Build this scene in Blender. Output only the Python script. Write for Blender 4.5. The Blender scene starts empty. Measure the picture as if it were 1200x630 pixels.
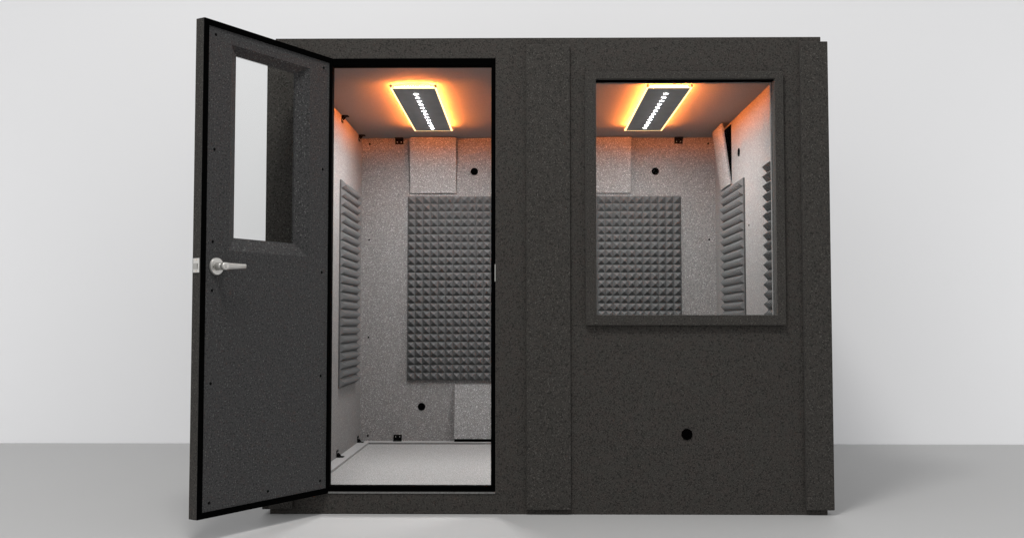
import bpy, bmesh, math
from mathutils import Vector, Matrix

scene = bpy.context.scene
col = scene.collection
PI = math.pi

# ------------------------------------------------------------------ materials
def new_mat(name):
    m = bpy.data.materials.new(name); m.use_nodes = True
    nt = m.node_tree
    return m, nt, nt.nodes['Principled BSDF'], nt.nodes, nt.links

def felt(name, base, fleck, dark, fleck_scale=210, fleck_at=(0.60, 0.72), dark_at=(0.34, 0.46), bump=0.35, tintvar=0.12, hue=None, sheen=0.15):
    """needle felt: fibre-coloured mottling, pale flecks, dark fibres, slight nap"""
    m, nt, bs, N, L = new_mat(name)
    tc = N.new('ShaderNodeTexCoord')
    def noise(scale, detail=2.0, off=0.0, rough=0.6):
        mp = N.new('ShaderNodeMapping'); mp.inputs['Location'].default_value = (off, off * .7, off * 1.3)
        L.new(tc.outputs['Object'], mp.inputs[0])
        n = N.new('ShaderNodeTexNoise'); n.inputs['Scale'].default_value = scale
        n.inputs['Detail'].default_value = detail; n.inputs['Roughness'].default_value = rough
        L.new(mp.outputs[0], n.inputs['Vector']); return n
    def ramp(n, a, b):
        r = N.new('ShaderNodeMapRange'); r.inputs[1].default_value = a; r.inputs[2].default_value = b
        r.interpolation_type = 'SMOOTHSTEP'
        L.new(n.outputs[0], r.inputs[0]); return r
    def mix(fac, a, b):
        x = N.new('ShaderNodeMix'); x.data_type = 'RGBA'
        L.new(fac.outputs[0], x.inputs[0])
        for s, v in ((6, a), (7, b)):
            if hasattr(v, 'outputs'): L.new(v.outputs[2] if v.bl_idname == 'ShaderNodeMix' else v.outputs[0], x.inputs[s])
            else: x.inputs[s].default_value = (*v, 1)
        return x
    n_f = noise(fleck_scale, 1.5, 3.1); n_d = noise(fleck_scale * .8, 2.0, 11.7); n_c = noise(26, 3.0, 5.0); n_c2 = noise(70, 2.0, 8.0)
    b2 = tuple(c * (1 - tintvar) for c in base) if hue is None else hue
    body = mix(ramp(n_c, .35, .65), base, b2)
    b3 = tuple(c * (1 + tintvar) for c in base)
    body = mix(ramp(n_c2, .45, .75), body, b3)
    body = mix(ramp(n_d, dark_at[1], dark_at[0]), body, dark)
    body = mix(ramp(n_f, *fleck_at), body, fleck)
    L.new(body.outputs[2], bs.inputs['Base Color'])
    bs.inputs['Roughness'].default_value = .95
    bs.inputs['Specular IOR Level'].default_value = .15
    bs.inputs['Sheen Weight'].default_value = sheen
    bs.inputs['Sheen Roughness'].default_value = .5
    bp = N.new('ShaderNodeBump'); bp.inputs['Strength'].default_value = bump; bp.inputs['Distance'].default_value = .002
    nb = noise(fleck_scale * 1.2, 2.5, 1.0); L.new(nb.outputs[0], bp.inputs['Height']); L.new(bp.outputs[0], bs.inputs['Normal'])
    return m

def plain(name, c, rough=.6, metal=0.0, spec=.4, vary=.08, scale=8, bump=0.0, bscale=200):
    m, nt, bs, N, L = new_mat(name)
    tc = N.new('ShaderNodeTexCoord'); n = N.new('ShaderNodeTexNoise')
    n.inputs['Scale'].default_value = scale; n.inputs['Detail'].default_value = 4
    L.new(tc.outputs['Object'], n.inputs['Vector'])
    x = N.new('ShaderNodeMix'); x.data_type = 'RGBA'
    x.inputs[6].default_value = (*[v * (1 - vary) for v in c], 1); x.inputs[7].default_value = (*[min(1, v * (1 + vary)) for v in c], 1)
    L.new(n.outputs[0], x.inputs[0]); L.new(x.outputs[2], bs.inputs['Base Color'])
    bs.inputs['Roughness'].default_value = rough; bs.inputs['Metallic'].default_value = metal
    bs.inputs['Specular IOR Level'].default_value = spec
    if bump:
        nb = N.new('ShaderNodeTexNoise'); nb.inputs['Scale'].default_value = bscale; L.new(tc.outputs['Object'], nb.inputs['Vector'])
        bp = N.new('ShaderNodeBump'); bp.inputs['Strength'].default_value = bump; bp.inputs['Distance'].default_value = .001
        L.new(nb.outputs[0], bp.inputs['Height']); L.new(bp.outputs[0], bs.inputs['Normal'])
    return m

def emit(name, c, s):
    m, nt, bs, N, L = new_mat(name)
    bs.inputs['Base Color'].default_value = (.6, .6, .6, 1)
    bs.inputs['Emission Color'].default_value = (*c, 1); bs.inputs['Emission Strength'].default_value = s
    return m

M = {}
M['shell'] = felt('shell_felt', (.0425, .040, .0365), (.095, .090, .083), (.020, .019, .0175), hue=(.046, .040, .0365), fleck_scale=200, fleck_at=(.58, .72), dark_at=(.36, .50), sheen=.04)
M['trimfelt'] = felt('trim_felt', (.0395, .0372, .034), (.092, .087, .080), (.020, .019, .0175), hue=(.045, .0405, .037), fleck_scale=200, fleck_at=(.58, .72), dark_at=(.36, .50), sheen=.04)
M['doorfelt'] = felt('door_felt', (.039, .039, .0395), (.115, .115, .114), (.019, .019, .0195), hue=(.039, .038, .039), fleck_scale=165, fleck_at=(.58, .72), dark_at=(.36, .50), sheen=.04)
M['grey'] = felt('grey_felt', (.190, .186, .184), (.47, .464, .46), (.110, .108, .107), sheen=0, fleck_scale=195, fleck_at=(.54, .72), tintvar=.07, bump=.4)
M['side'] = felt('side_felt', (.192, .186, .183), (.33, .323, .318), (.115, .115, .115), sheen=0, fleck_scale=190, fleck_at=(.54, .70), tintvar=.04, bump=.25)
M['pale'] = felt('pale_felt', (.215, .214, .213), (.56, .558, .555), (.13, .13, .13), sheen=0, fleck_scale=200, fleck_at=(.54, .70), tintvar=.05, bump=.4)
M['carpet'] = felt('carpet', (.265, .265, .263), (.54, .54, .535), (.15, .15, .15), sheen=0, fleck_scale=185, fleck_at=(.55, .70), tintvar=.05, bump=.5)
M['ledge'] = felt('ledge_felt', (.29, .29, .29), (.42, .42, .415), (.22, .22, .22), fleck_scale=170, tintvar=.03, bump=.2)
M['ceil'] = felt('ceiling_felt', (.24, .24, .24), (.27, .27, .27), (.21, .21, .21), sheen=0, fleck_scale=170, tintvar=.02, bump=.1)
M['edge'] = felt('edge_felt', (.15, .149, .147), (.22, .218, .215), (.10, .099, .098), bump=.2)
M['black'] = plain('black_rubber', (.0008, .0008, .0008), .95, spec=.01)
M['blackmetal'] = plain('black_metal', (.002, .002, .002), .7, spec=.05)
M['foam'] = plain('foam', (.105, .107, .108), 1.0, spec=.08, vary=.05, scale=60)
M['silver'] = plain('satin_nickel', (.50, .49, .47), .42, metal=.75, vary=.04, scale=30, bump=.05)
M['panel'] = plain('lamp_panel', (.34, .34, .345), .55, spec=.3, vary=.18, scale=14)
M['standoff'] = plain('standoff_metal', (.75, .6, .5), .5, metal=.1)
M['wall'] = plain('backdrop_paint', (.77, .772, .785), .9, spec=.1, vary=.006, scale=.7)
M['floor'] = plain('floor_paint', (.435, .435, .435), .55, spec=.25, vary=.02, scale=.6)
M['warm'] = emit('warm_led_strip', (1.0, .215, .032), 400)
M['rim'] = emit('glowing_rim', (1.0, .66, .26), 3)
M['white'] = emit('white_led', (1.0, .985, .985), 70)

m, nt, bs, N, L = new_mat('window_glass')
for l in list(nt.links): nt.links.remove(l)
tr = N.new('ShaderNodeBsdfTransparent'); tr.inputs[0].default_value = (.985, .99, .987, 1)
gl = N.new('ShaderNodeBsdfGlossy'); gl.inputs['Roughness'].default_value = .01
fr = N.new('ShaderNodeFresnel'); fr.inputs[0].default_value = 1.09
mx = N.new('ShaderNodeMixShader'); L.new(fr.outputs[0], mx.inputs[0]); L.new(tr.outputs[0], mx.inputs[1]); L.new(gl.outputs[0], mx.inputs[2])
L.new(mx.outputs[0], N['Material Output'].inputs[0]); M['glass'] = m

# ------------------------------------------------------------------ mesh helpers
def finish(name, bm, mat, parent=None, bevel=0.0, smooth=False):
    bmesh.ops.recalc_face_normals(bm, faces=bm.faces)
    me = bpy.data.meshes.new(name); bm.to_mesh(me); bm.free()
    me.materials.append(M[mat] if isinstance(mat, str) else mat)
    if smooth:
        for p in me.polygons: p.use_smooth = True
    o = bpy.data.objects.new(name, me); col.objects.link(o)
    if parent: o.parent = parent
    if bevel:
        b = o.modifiers.new('edge', 'BEVEL'); b.width = bevel; b.segments = 2; b.limit_method = 'ANGLE'; b.angle_limit = math.radians(40)
    return o

def box(bm, x0, x1, y0, y1, z0, z1):
    v = [bm.verts.new(p) for p in ((x0,y0,z0),(x1,y0,z0),(x1,y1,z0),(x0,y1,z0),(x0,y0,z1),(x1,y0,z1),(x1,y1,z1),(x0,y1,z1))]
    for f in ((0,3,2,1),(4,5,6,7),(0,1,5,4),(1,2,6,5),(2,3,7,6),(3,0,4,7)): bm.faces.new([v[i] for i in f])
    return v

def grid_slab(xs, zs, solid, y0, y1):
    """slab in XZ between y0 and y1 with rectangular holes; solid(i, j) says which cells are filled; no inner faces"""
    bm = bmesh.new(); V = {}
    def vt(i, j, k):
        if (i, j, k) not in V: V[(i, j, k)] = bm.verts.new((xs[i], (y0, y1)[k], zs[j]))
        return V[(i, j, k)]
    nx, nz = len(xs) - 1, len(zs) - 1
    S = lambda i, j: 0 <= i < nx and 0 <= j < nz and solid(i, j)
    for i in range(nx):
        for j in range(nz):
            if not S(i, j): continue
            bm.faces.new([vt(i,j,0), vt(i+1,j,0), vt(i+1,j+1,0), vt(i,j+1,0)])
            bm.faces.new([vt(i,j,1), vt(i,j+1,1), vt(i+1,j+1,1), vt(i+1,j,1)])
            if not S(i-1, j): bm.faces.new([vt(i,j,0), vt(i,j+1,0), vt(i,j+1,1), vt(i,j,1)])
            if not S(i+1, j): bm.faces.new([vt(i+1,j,0), vt(i+1,j,1), vt(i+1,j+1,1), vt(i+1,j+1,0)])
            if not S(i, j-1): bm.faces.new([vt(i,j,0), vt(i,j,1), vt(i+1,j,1), vt(i+1,j,0)])
            if not S(i, j+1): bm.faces.new([vt(i,j+1,0), vt(i+1,j+1,0), vt(i+1,j+1,1), vt(i,j+1,1)])
    return bm

def frame_slab(x0, x1, z0, z1, hx0, hx1, hz0, hz1, y0, y1):
    return grid_slab([x0, hx0, hx1, x1], [z0, hz0, hz1, z1], lambda i, j: not (i == 1 and j == 1), y0, y1)

def disc(bm, c, normal, r, h, seg=28, r2=None):
    q = Vector(normal).to_track_quat('Z', 'Y').to_matrix().to_4x4()
    bmesh.ops.create_cone(bm, cap_ends=True, segments=seg, radius1=r, radius2=r if r2 is None else r2, depth=h,
                          matrix=Matrix.Translation(Vector(c) + Vector(normal) * h / 2) @ q)

def grommet(name, c, normal, parent, r=.0245):
    """round rubber cable port: flange with a recessed plug"""
    bm = bmesh.new(); n = Vector(normal)
    disc(bm, c, normal, r, .004, 36, r * .93)
    disc(bm, Vector(c) + n * .004, normal, r * .62, .0015, 30, r * .58)
    return finish(name, bm, 'black', parent)

def tag(o, label, cat, group=None):
    o['label'] = label; o['category'] = cat
    if group: o['group'] = group
    return o

def empty(name, loc=(0, 0, 0)):
    o = bpy.data.objects.new(name, None); col.objects.link(o); o.location = loc; o.empty_display_size = .1
    return o

# ------------------------------------------------------------------ the setting
bm = bmesh.new(); box(bm, -14, 14, -12, 2.673, -.05, 0)
o = finish('floor', bm, 'floor'); o['kind'] = 'structure'
bm = bmesh.new(); box(bm, -14, 14, 2.677, 2.75, -.05, 7)
o = finish('wall', bm, 'wall'); o['kind'] = 'structure'

# ------------------------------------------------------------------ the booth
B = empty('sound_booth', (.1, 1.1, 0))
tag(B, 'charcoal felt soundproof booth with open door, wide window and lit pale interior', 'sound booth')
B_inv = Matrix.Translation((-.1, -1.1, 0))
def part(name, bm, mat, bevel=0.0, parent=None, smooth=False):
    if parent is None: bmesh.ops.transform(bm, matrix=B_inv, verts=bm.verts); parent = B
    return finish(name, bm, mat, parent, bevel, smooth)
def sub(name, bm, mat, parent, bevel=0.0, smooth=False):
    bmesh.ops.transform(bm, matrix=B_inv, verts=bm.verts)
    return finish(name, bm, mat, parent, bevel, smooth)

XL, XR, YB = -1.121, 1.323, 2.27            # outer shell
IL, IR, IB, IC = -1.072, 1.250, 2.20, 2.05  # inner faces
LEDGE, FLOOR_Z = .0735, .0585
DX0, DX1, DZ0, DZ1 = -.8705, -.1305, .098, 2.021     # door opening
WX0, WX1, WZ0, WZ1 = .317, 1.111, .872, 1.921        # window opening
ZT = 2.113
xs = [XL, DX0, DX1, WX0, WX1, XR]; zs = [0, DZ0, WZ0, WZ1, DZ1, ZT]
hole = lambda i, j: (i == 1 and 1 <= j <= 3) or (i == 3 and j == 2)
fw = part('front_wall', grid_slab(xs, zs, lambda i, j: not hole(i, j), 0, .050), 'shell', .002)
xs2 = [IL, DX0, DX1, WX0, WX1, IR]; zs2 = [.0735, DZ0, WZ0, WZ1, DZ1, IC]
sub('inner_lining', grid_slab(xs2, zs2, lambda i, j: not hole(i, j), .0505, .060), 'grey', fw)

def wall_with_lining(name, b_out, b_in, mat='grey'):
    bm = bmesh.new(); box(bm, *b_out); w = part(name, bm, 'shell', .002)
    bm = bmesh.new(); box(bm, *b_in); sub('inner_lining', bm, mat, w)
    return w
wl = wall_with_lining('side_wall', (XL, IL - .0105, .0503, YB, 0, 2.084), (IL - .010, IL, .0603, IB, FLOOR_Z, IC), 'side')
wr = wall_with_lining('side_wall', (IR + .0105, XR, .0503, YB, 0, 2.084), (IR, IR + .010, .0603, IB, FLOOR_Z, IC), 'side')
wb = wall_with_lining('back_wall', (IL - .0100, IR + .0100, IB + .0105, YB, 0, 2.084), (IL - .0095, IR + .0095, IB + .0003, IB + .010, FLOOR_Z, IC))
bm = bmesh.new(); box(bm, XL, XR, .0503, YB, 2.0845, ZT); rf = part('roof', bm, 'shell', .002)
bm = bmesh.new(); box(bm, IL - .0095, IR + .0095, .0603, IB + .010, IC + .0003, 2.080); sub('ceiling_panel', bm, 'ceil', rf)
bm = bmesh.new(); box(bm, IL - .0095, IR + .0095, .0503, IB + .010, .004, FLOOR_Z - .001); part('floor_panel', bm, 'shell')
# raised border round the carpet, and the carpet itself
LW = .067
bm = bmesh.new()
box(bm, IL + .0005, IL + LW, .0605, IB - .0005, FLOOR_Z - .0008, LEDGE)
part('floor_border', bm, 'ledge', .0015)
bm = bmesh.new(); box(bm, IR - LW, IR - .0005, .0605, IB - .0005, FLOOR_Z - .0008, LEDGE); part('floor_border', bm, 'ledge', .0015)
bm = bmesh.new(); box(bm, IL + LW + .0003, IR - LW - .0003, IB - .090, IB - .0005, FLOOR_Z - .0008, LEDGE); part('floor_border', bm, 'ledge', .0015)
bm = bmesh.new(); box(bm, IL + LW + .0003, IR - LW - .0003, .062, IB - .0903, FLOOR_Z - .0006, FLOOR_Z + .0035); part('carpet', bm, 'carpet', .001)
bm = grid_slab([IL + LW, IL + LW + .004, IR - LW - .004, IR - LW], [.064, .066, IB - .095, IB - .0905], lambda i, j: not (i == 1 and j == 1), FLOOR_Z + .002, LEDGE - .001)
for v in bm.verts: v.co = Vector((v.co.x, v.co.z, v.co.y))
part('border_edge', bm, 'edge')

# cover strips on the outside: two corner posts and the batten between door and window bays
def corner_post(x0, x1, sx0, sx1):
    bm = bmesh.new(); 
    V = {}
    prof = [(x0, -.018), (x1, -.018), (x1, 0 - .0005), (sx1, -.0005), (sx1, .16), (sx0, .16)] if sx0 < x0 + .001 else None
    if prof is None: prof = [(x0, -.018), (x1, -.018), (x1, .16), (sx0, .16), (sx0, -.0005), (x0, -.0005)]
    lo = [bm.verts.new((x, y, .023)) for x, y in prof]; hi = [bm.verts.new((x, y, 2.088)) for x, y in prof]
    bm.faces.new(lo); bm.faces.new(hi)
    for i in range(len(prof)):
        k = (i + 1) % len(prof); bm.faces.new([lo[i], lo[k], hi[k], hi[i]])
    return part('corner_post', bm, 'trimfelt', .0025)
corner_post(-1.152, -1.022, -1.152, XL - .0005)
corner_post(1.227, 1.349, XR + .0005, 1.349)
bm = bmesh.new(); box(bm, .007, .201, -.018, -.0004, .022, 2.079); part('cover_batten', bm, 'trimfelt', .0025)

# window
wf = part('window', frame_slab(.270, 1.149, .826, 1.953, WX0, WX1, WZ0, WZ1, -.021, -.0004), 'trimfelt', .003)
bm = bmesh.new(); box(bm, WX0 + .0005, WX1 - .0005, .036, .042, WZ0 + .0005, WZ1 - .0005); sub('pane', bm, 'glass', wf)
bm = frame_slab(WX0 + .0003, WX1 - .0003, WZ0 + .0003, WZ1 - .0003, WX0 + .0006, WX1 - .004, WZ0 + .0006, WZ1 - .004, .0425, .0600)
sub('glazing_bead', bm, 'edge', wf)
bm = bmesh.new(); box(bm, WX0 + .0002, WX1 - .0002, .0008, .035, WZ1 - .004, WZ1 - .0002)  # black strip stands in for the shade on the opening's soffit
sub('black_strip', bm, 'black', wf)

# black seal round the door opening, sill strip, strike plate
ds = part('door_frame', frame_slab(DX0 + .0004, DX1 - .0004, DZ0 + .0004, DZ1 - .0004, DX0 + .008, -.1495, .1205, 1.989, .0015, .049), 'black', .0015)
bm = bmesh.new(); box(bm, -.868, DX1, -.004, -.0004, .0895, .0965); sub('sill_strip', bm, 'edge', ds, .0008)
bm = bmesh.new(); box(bm, -.1335, -.1298, -.0025, .0012, 1.020, 1.096); sub('strike_plate', bm, 'silver', ds, .0006)

# cable ports
for c, n in (((.712, -.0003, .349), (0, -1, 0)),): grommet('cable_port', Vector(c) - Vector((.1, 1.1, 0)), n, B)
for c, n in (((-.331, IB, 1.829), (0, -1, 0)), ((.857, IB, 1.829), (0, -1, 0)), ((-.672, IB, .294), (0, -1, 0)), ((IR, 1.442, 1.829), (-1, 0, 0))):
    grommet('cable_port', Vector(c) - Vector((.1, 1.1, 0)), n, B)

# black angle brackets where walls meet ceiling and floor border
def bracket(c, along, out, vert):
    """c on the wall at the joint; along = joint direction, out = away from wall, vert = away from the ceiling/floor"""
    c, a, o, v = Vector(c), Vector(along), Vector(out), Vector(vert)
    bm = bmesh.new()
    def slab(a0, a1, o0, o1, v0, v1):
        pts = [c + a * p + o * q + v * r for p, q, r in ((a0,o0,v0),(a1,o0,v0),(a1,o1,v0),(a0,o1,v0),(a0,o0,v1),(a1,o0,v1),(a1,o1,v1),(a0,o1,v1))]
        w = [bm.verts.new(p) for p in pts]
        for f in ((0,3,2,1),(4,5,6,7),(0,1,5,4),(1,2,6,5),(2,3,7,6),(3,0,4,7)): bm.faces.new([w[i] for i in f])
    slab(-.027, .027, .0006, .0035, .0006, .040)
    slab(-.027, .027, .0035, .038, .0006, .0035)
    for s in (-.027, .024):
        t = []
        for d in (0, .003):
            t.append([bm.verts.new(c + a * (s + d) + o * q + v * r) for q, r in ((.0035, .0035), (.020, .0035), (.0035, .024))])
        bm.faces.new(t[0]); bm.faces.new(t[1])
        for i in range(3): k = (i + 1) % 3; bm.faces.new([t[0][i], t[0][k], t[1][k], t[1][i]])
    b = part('corner_bracket', bm, 'blackmetal')
    for s in (-.013, .013):
        bm = bmesh.new(); disc(bm, c + a * s + o * .0035 + v * .026, o, .0032, .0016, 10, .002); sub('screw', bm, 'silver', b)
for y in (1.444, 2.079): bracket((IL, y, IC), (0, 1, 0), (1, 0, 0), (0, 0, -1))
for y in (1.371, 2.110): bracket((IL, y, LEDGE), (0, 1, 0), (1, 0, 0), (0, 0, 1))
bracket((-.826, IB, IC), (1, 0, 0), (0, -1, 0), (0, 0, -1)); bracket((1.010, IB, IC), (1, 0, 0), (0, -1, 0), (0, 0, -1))
bracket((-.826, IB, LEDGE), (1, 0, 0), (0, -1, 0), (0, 0, 1))
# wall screws
for c, n in [((-1.021, IB, z), (0, -1, 0)) for z in (2.012, 1.380, .743, .106)] + [((1.205, IB, z), (0, -1, 0)) for z in (2.012, 1.380)] + \
            [((IR, 1.19, 1.38), (-1, 0, 0))]:
    bm = bmesh.new(); disc(bm, c, n, .0065, .003, 14, .004); part('screw', bm, 'blackmetal')

# tilted felt air baffles: closed to the wall at one end, standing off it at the other
def baffle(c0, along, out, z_wall, z_off, w=.305, off=.050, t=.012):
    a, o = Vector(along), Vector(out); c = Vector(c0)
    bm = bmesh.new()
    pr = [(.0006, z_wall), (t, z_wall), (off + t, z_off), (off, z_off)]
    vs = [[bm.verts.new(c + a * s + o * q + Vector((0, 0, z))) for q, z in pr] for s in (0, w)]
    bm.faces.new(vs[0]); bm.faces.new(vs[1])
    for i in range(4): k = (i + 1) % 4; bm.faces.new([vs[0][i], vs[0][k], vs[1][k], vs[1][i]])
    b = part('air_baffle', bm, 'pale', .0015)
    bm = bmesh.new()   # dark vent mouth on the wall behind the plate
    lo, hi = sorted((z_wall, z_off)); lo, hi = (lo + .02, hi - .004) if z_off > z_wall else (lo + .004, hi - .02)
    vs = [bm.verts.new(c + a * s + o * q + Vector((0, 0, z))) for s in (.004, w - .004) for q in (.0004, .003) for z in (lo, hi)]
    bmesh.ops.convex_hull(bm, input=vs); sub('vent_black', bm, 'black', b)
    return b
baffle((-.753, IB, 0), (1, 0, 0), (0, -1, 0), 1.685, 2.046)
baffle((.389, IB, 0), (1, 0, 0), (0, -1, 0), 1.685, 2.046)
baffle((-.456, IB, 0), (1, 0, 0), (0, -1, 0), .438, .092)
bm = bmesh.new(); box(bm, -.455, -.152, IB - .060, IB - .0032, .0742, .0905); part('vent_black', bm, 'black')  # black block stands in for the shade in the slot under the low baffle
baffle((IR, 1.655, 0), (0, 1, 0), (-1, 0, 0), 1.672, 2.040)

# ------------------------------------------------------------------ the door (a part of the booth, hinged open about 60 degrees)
u = Vector((-.5085, -.861, 0)); n = Vector((.861, -.5085, 0)); Hp = Vector((-.8685, 0, 0))
W, T, Z0, Z1 = .7433, .042, .090, 2.0225
MD = Matrix((( -u.x, -n.x, 0, Hp.x), (-u.y, -n.y, 0, Hp.y), (0, 0, 1, 0), (0, 0, 0, 1)))   # local x = -u, local y = -n (into thickness)
door_local = Matrix.Translation((-.1, -1.1, 0)) @ MD
# door body: built in (u, t, z), t = depth behind the inner face
def D(uu, t, z): return Vector((-uu, t, z))
def dbox(bm, u0, u1, t0, t1, z0, z1): return box(bm, -u1, -u0, t0, t1, z0, z1)
U0, U1, A0, A1 = .140, .597, 1.123, 1.947          # outer line of the bevel
h0, h1, g0, g1 = .197, .542, 1.178, 1.917          # the opening
bm = bmesh.new()
rings = []
def ring(ua, ub, za, zb, t): return [bm.verts.new(D(a, t, z)) for a, z in ((ua, za), (ub, za), (ub, zb), (ua, zb))]
rings.append(ring(.0, W, Z0, Z1, T)); rings.append(ring(.0, W, Z0, Z1, .0)); rings.append(ring(U0, U1, A0, A1, 0.0))
rings.append(ring(h0, h1, g0, g1, .032)); rings.append(ring(h0, h1, g0, g1, T))
for a, b in zip(rings, rings[1:] + rings[:1]):
    for i in range(4):
        k = (i + 1) % 4; bm.faces.new([a[i], a[k], b[k], b[i]])
door = finish('door', bm, 'doorfelt', B, .0012); door.matrix_local = door_local
door.data.materials.append(M['trimfelt'])
for p in door.data.polygons:
    c = p.center
    if abs(c.x + W) < 1e-4 or abs(c.y - T) < 1e-4: p.material_index = 1
def dsub(name, bm, mat, bevel=0.0, smooth=False): return finish(name, bm, mat, door, bevel, smooth)
# black compression seal round the inner face
G = .0245
bm = grid_slab([-W + .0002, -W + G, -.013, -.0002], [Z0 + .0002, Z0 + G, Z1 - G, Z1 - .0002], lambda i, j: not (i == 1 and j == 1), -.005, -.0003)
dsub('black_strip', bm, 'black', .0015)
bm = bmesh.new(); dbox(bm, h0 + .0004, h1 - .0004, .0335, .0385, g0 + .0004, g1 - .0004); dsub('pane', bm, 'glass')
for uu, z in ((.681, 1.969), (.050, 1.9685), (.680, 1.515), (.051, 1.515), (.682, 1.153), (.051, 1.059), (.682, .963), (.052, .606), (.6825, .6035),
              (.681, .147), (.3657, .1486), (.0495, .151)):
    bm = bmesh.new(); disc(bm, D(uu, -.0002, z), (0, -1, 0), .0062, .0025, 14, .004); dsub('screw', bm, 'blackmetal')
# latch on the free edge
bm = bmesh.new(); box(bm, -W - .002, -W - .0003, .003, .0375, 1.030, 1.086); dsub('latch_plate', bm, 'silver', .0008)
bm = bmesh.new()
v = box(bm, -W - .011, -W - .0022, .014, .028, 1.044, 1.066)
v[0].co.x = v[4].co.x = -W - .0045
dsub('latch_bolt', bm, 'silver', .0006)
for z in (1.036, 1.080):
    bm = bmesh.new(); disc(bm, (-W - .002, .021, z), (-1, 0, 0), .003, .0008, 12); dsub('screw', bm, 'standoff')
# lever handles on both faces
def lever(side):
    s = -1 if side == 'in' else 1; t0 = -.0003 if side == 'in' else T + .0003
    cu, cz = .664, 1.0570
    bm = bmesh.new()
    disc(bm, D(cu, t0, cz), (0, s, 0), .0345, .006, 48); disc(bm, D(cu, t0 + s * .006, cz), (0, s, 0), .0345, .003, 48, .0315)
    disc(bm, D(cu, t0 + s * .009, cz), (0, s, 0), .0155, .030, 32, .0125)
    disc(bm, D(cu, t0 + s * .039, cz), (0, s, 0), .0155, .016, 32, .0135)
    # tapered lever running towards the hinge side
    prof = [(cu + .006, .0150, .039, .056), (cu - .012, .0145, .040, .057), (cu - .030, .0125, .043, .055), (cu - .070, .0108, .044, .054), (cu - .108, .0085, .045, .052), (cu - .112, .0070, .046, .051)]
    sec = []
    for uu, hz, ta, tb in prof:
        tm, hh = (ta + tb) / 2, (tb - ta) / 2
        ringv = []
        for k in range(16):
            an = 2 * PI * k / 16; cx, sx = math.cos(an), math.sin(an)
            e = lambda w: math.copysign(abs(w) ** .6, w)
            zz = cz + hz * e(sx) + (.004 * max(0, (cu - uu)) / .11)
            ringv.append(bm.verts.new(D(uu, t0 + s * (tm + hh * e(cx)), zz)))
        sec.append(ringv)
    for a, b in zip(sec, sec[1:]):
        for i in range(16): k = (i + 1) % 16; bm.faces.new([a[i], a[k], b[k], b[i]])
    bm.faces.new(sec[0]); bm.faces.new(sec[-1])
    h = dsub('handle', bm, 'silver')
    for p in h.data.polygons: p.use_smooth = len(p.vertices) == 4
    bm = bmesh.new(); disc(bm, D(cu + .021, t0 + s * .009, cz - .002), (0, s, 0), .0022, .0006, 10); dsub('screw', bm, 'blackmetal')
lever('in'); lever('out')
# hinges along the hinge edge
for z in (.32, 1.06, 1.80):
    bm = bmesh.new(); disc(bm, D(-.006, T + .004, z - .05), (0, 0, 1), .006, .10, 16); dsub('hinge', bm, 'blackmetal')

# ------------------------------------------------------------------ pyramid foam panels (stuck to the walls: things of their own)
P = .0496
def foam_mesh(nx, nz):
    bm = bmesh.new(); w, h = nx * P, nz * P; b, ht = .009, .030
    # local: x across, z up, y = 0 wall, -y into the room
    grid = [[bm.verts.new((i * P, -b, j * P)) for j in range(nz + 1)] for i in range(nx + 1)]
    back = [bm.verts.new((x, -.0004, z)) for x, z in ((0, 0), (w, 0), (w, h), (0, h))]
    for i in range(nx):
        for j in range(nz):
            t = bm.verts.new(((i + .5) * P, -b - ht, (j + .5) * P))
            q = [grid[i][j], grid[i+1][j], grid[i+1][j+1], grid[i][j+1]]
            for k in range(4): bm.faces.new([q[k], q[(k+1) % 4], t])
    bm.faces.new(back[::-1])
    bm.faces.new([back[0]] + [back[1]] + [grid[i][0] for i in range(nx, -1, -1)])
    bm.faces.new([back[2], back[3]] + [grid[i][nz] for i in range(nx + 1)])
    bm.faces.new([back[1], back[2]] + [grid[nx][j] for j in range(nz, -1, -1)])
    bm.faces.new([back[3], back[0]] + [grid[0][j] for j in range(nz + 1)])
    bmesh.ops.recalc_face_normals(bm, faces=bm.faces)
    me = bpy.data.meshes.new('foam_panel'); bm.to_mesh(me); bm.free(); me.materials.append(M['foam'])
    return me
fm = foam_mesh(12, 24)
FW = 12 * P
panels = [
    ((-.7665, IB - .0006, .4665), 0, 'charcoal pyramid foam panel on the back wall, seen through the open doorway'),
    ((-.7665 + FW + .0006, IB - .0006, .4665), 0, 'middle foam panel of the back wall, hidden behind the strip between door and window'),
    ((-.7665 + 2 * FW + .0012, IB - .0006, .4665), 0, 'charcoal pyramid foam panel on the back wall, seen through the window at its left'),
    ((IL + .0006, 1.380, .4665), 90, 'pyramid foam panel seen edge-on on the left side wall, beyond the doorway'),
    ((IL + .0006, .270, .4665), 90, 'pyramid foam panel behind the door jamb, only its tips showing on the left side wall'),
    ((IR - .0006, 1.290 + FW, .4620), -90, 'foam panel on the right side wall, just below the black triangular gap'),
    ((IR - .0006, .115 + FW, .4560), -90, 'pyramid foam panel cut off by the right edge of the window frame'),
]
for loc, a, lab in panels:
    o = bpy.data.objects.new('foam_panel', fm); col.objects.link(o)
    o.location = loc; o.rotation_euler.z = math.radians(a); o.scale.z = 1.007
    tag(o, lab, 'foam panel', 'pyramid foam panels on the booth walls')

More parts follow.
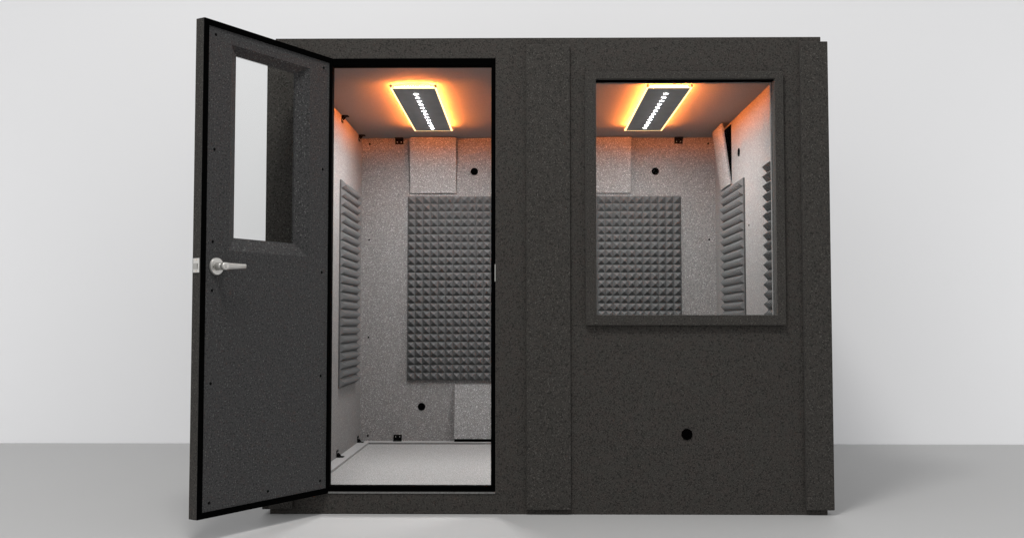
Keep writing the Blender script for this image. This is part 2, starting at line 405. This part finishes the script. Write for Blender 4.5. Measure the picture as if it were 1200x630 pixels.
# ------------------------------------------------------------------ ceiling lamps
def ceiling_light(x0, x1, y0, y1, lab):
    cx, cy = (x0 + x1) / 2, (y0 + y1) / 2; w, l = (x1 - x0) / 2, (y1 - y0) / 2
    R = empty('ceiling_light', (cx, cy, IC)); tag(R, lab, 'ceiling light', 'lamps on the booth ceiling')
    zp = -.031
    bm = bmesh.new(); box(bm, -w, w, -l, l, zp, zp + .004); finish('panel', bm, 'panel', R, .001)
    # warm strip running round between panel and ceiling
    i = .012
    bm = grid_slab([-w + i, -w + i + .004, w - i - .004, w - i], [-l + i, -l + i + .004, l - i - .004, l - i], lambda a, b: not (a == 1 and b == 1), 0, .008)
    bmesh.ops.rotate(bm, verts=bm.verts, matrix=Matrix.Rotation(PI / 2, 3, 'X'))
    zmin = min(v.co.z for v in bm.verts); bmesh.ops.translate(bm, verts=bm.verts, vec=(0, 0, zp + .0048 - zmin))
    finish('glow_strip', bm, 'warm', R)
    bm = bmesh.new(); box(bm, -w + i + .02, w - i - .02, -l + i + .02, l - i - .02, zp + .0042, -.001); finish('housing', bm, 'panel', R)
    e = .008
    bm = grid_slab([-w - e, -w - .0002, w + .0002, w + e], [-l - e, -l - .0002, l + .0002, l + e], lambda a, b: not (a == 1 and b == 1), 0, .003)
    for v in bm.verts: v.co = Vector((v.co.x, v.co.z, v.co.y + zp + .0006))
    finish('diffuser_rim', bm, 'rim', R)
    for sx in (-1, 1):
        for sy in (-1, 1):
            bm = bmesh.new(); disc(bm, (sx * (w + .004), sy * (l + .0165), zp + .0042), (0, 0, 1), .0065, .012, 14); finish('standoff', bm, 'standoff', R)
    me = None
    for k in range(12):
        y = -.455 + k * (.955 / 11)
        if me is None:
            bm = bmesh.new()   # star outline gives the LED its glare spikes as shape, wide across the row
            pts = ((-.015, 0), (-.003, -.005), (0, -.011), (.003, -.005), (.015, 0), (.003, .005), (0, .011), (-.003, .005))
            lo = [bm.verts.new((a * .55, b * .7, zp - .0024)) for a, b in pts]; hi = [bm.verts.new((a * .75, b * .8, zp - .0006)) for a, b in pts]
            bm.faces.new(lo); bm.faces.new(hi[::-1])
            for q in range(8): bm.faces.new([lo[q], lo[(q + 1) % 8], hi[(q + 1) % 8], hi[q]])
            o = finish('led', bm, 'white', R); me = o.data
            o.location = (0, y, 0)
        else:
            o = bpy.data.objects.new('led', me); col.objects.link(o); o.parent = R; o.location = (0, y, 0)
    d = bpy.data.lights.new('lamp_light', 'AREA'); d.shape = 'RECTANGLE'; d.size = .004; d.size_y = .99; d.energy = 33; d.color = (1.0, .988, .985)
    a = bpy.data.objects.new('lamp_light', d); col.objects.link(a); a.parent = R; a.location = (0, .022, zp - .0004)
    return R
ceiling_light(-.672, -.4545, .600, 1.767, 'flat grey lamp with orange edge glow on the ceiling, seen through the doorway')
ceiling_light(.624, .838, .605, 1.772, 'flat grey lamp with orange edge glow on the ceiling, seen through the window')

# ------------------------------------------------------------------ camera
f_px, p, yaw = 1227.0, math.radians(2.9393), math.radians(.7004)
cam = bpy.data.cameras.new('camera'); co = bpy.data.objects.new('camera', cam); col.objects.link(co)
cam.sensor_fit = 'HORIZONTAL'; cam.sensor_width = 36; cam.lens = f_px / 1200 * 36; cam.clip_end = 200; cam.clip_start = .05
co.location = (0, -4.64, .8375); co.rotation_euler = (PI / 2 + p, 0, yaw)
scene.camera = co

# ------------------------------------------------------------------ light
w = bpy.data.worlds.new('World'); scene.world = w; w.use_nodes = True
w.node_tree.nodes['Background'].inputs[0].default_value = (1, 1, 1, 1); w.node_tree.nodes['Background'].inputs[1].default_value = .72
def area(name, loc, target, sx, sy, power, c=(1, 1, 1)):
    d = bpy.data.lights.new(name, 'AREA'); d.shape = 'RECTANGLE'; d.size = sx; d.size_y = sy; d.energy = power; d.color = c
    o = bpy.data.objects.new(name, d); col.objects.link(o); o.location = loc
    o.rotation_euler = (Vector(target) - Vector(loc)).to_track_quat('-Z', 'Y').to_euler()
    return o
area('studio_key', (-.7, -2.7, 5.8), (0, .3, 1.0), 1.0, 1.0, 185, (1, .985, .96))
area('backdrop_fill', (-6.2, -.4, 1.0), (-2.4, 2.6, .2), .6, 2.0, 44)  # added fill pair, out of frame, brightens the lower backdrop and floor
area('backdrop_fill', (6.4, -.4, 1.0), (2.6, 2.6, .2), .6, 2.0, 62)

scene.render.engine = 'CYCLES'
scene.cycles.use_denoising = True
scene.cycles.max_bounces = 10; scene.cycles.diffuse_bounces = 6; scene.cycles.transparent_max_bounces = 16
scene.cycles.sample_clamp_indirect = 2
scene.render.resolution_x = 1024; scene.render.resolution_y = 537
scene.view_settings.view_transform = 'Standard'; scene.view_settings.look = 'None'
scene.view_settings.exposure = 0; scene.view_settings.gamma = 1
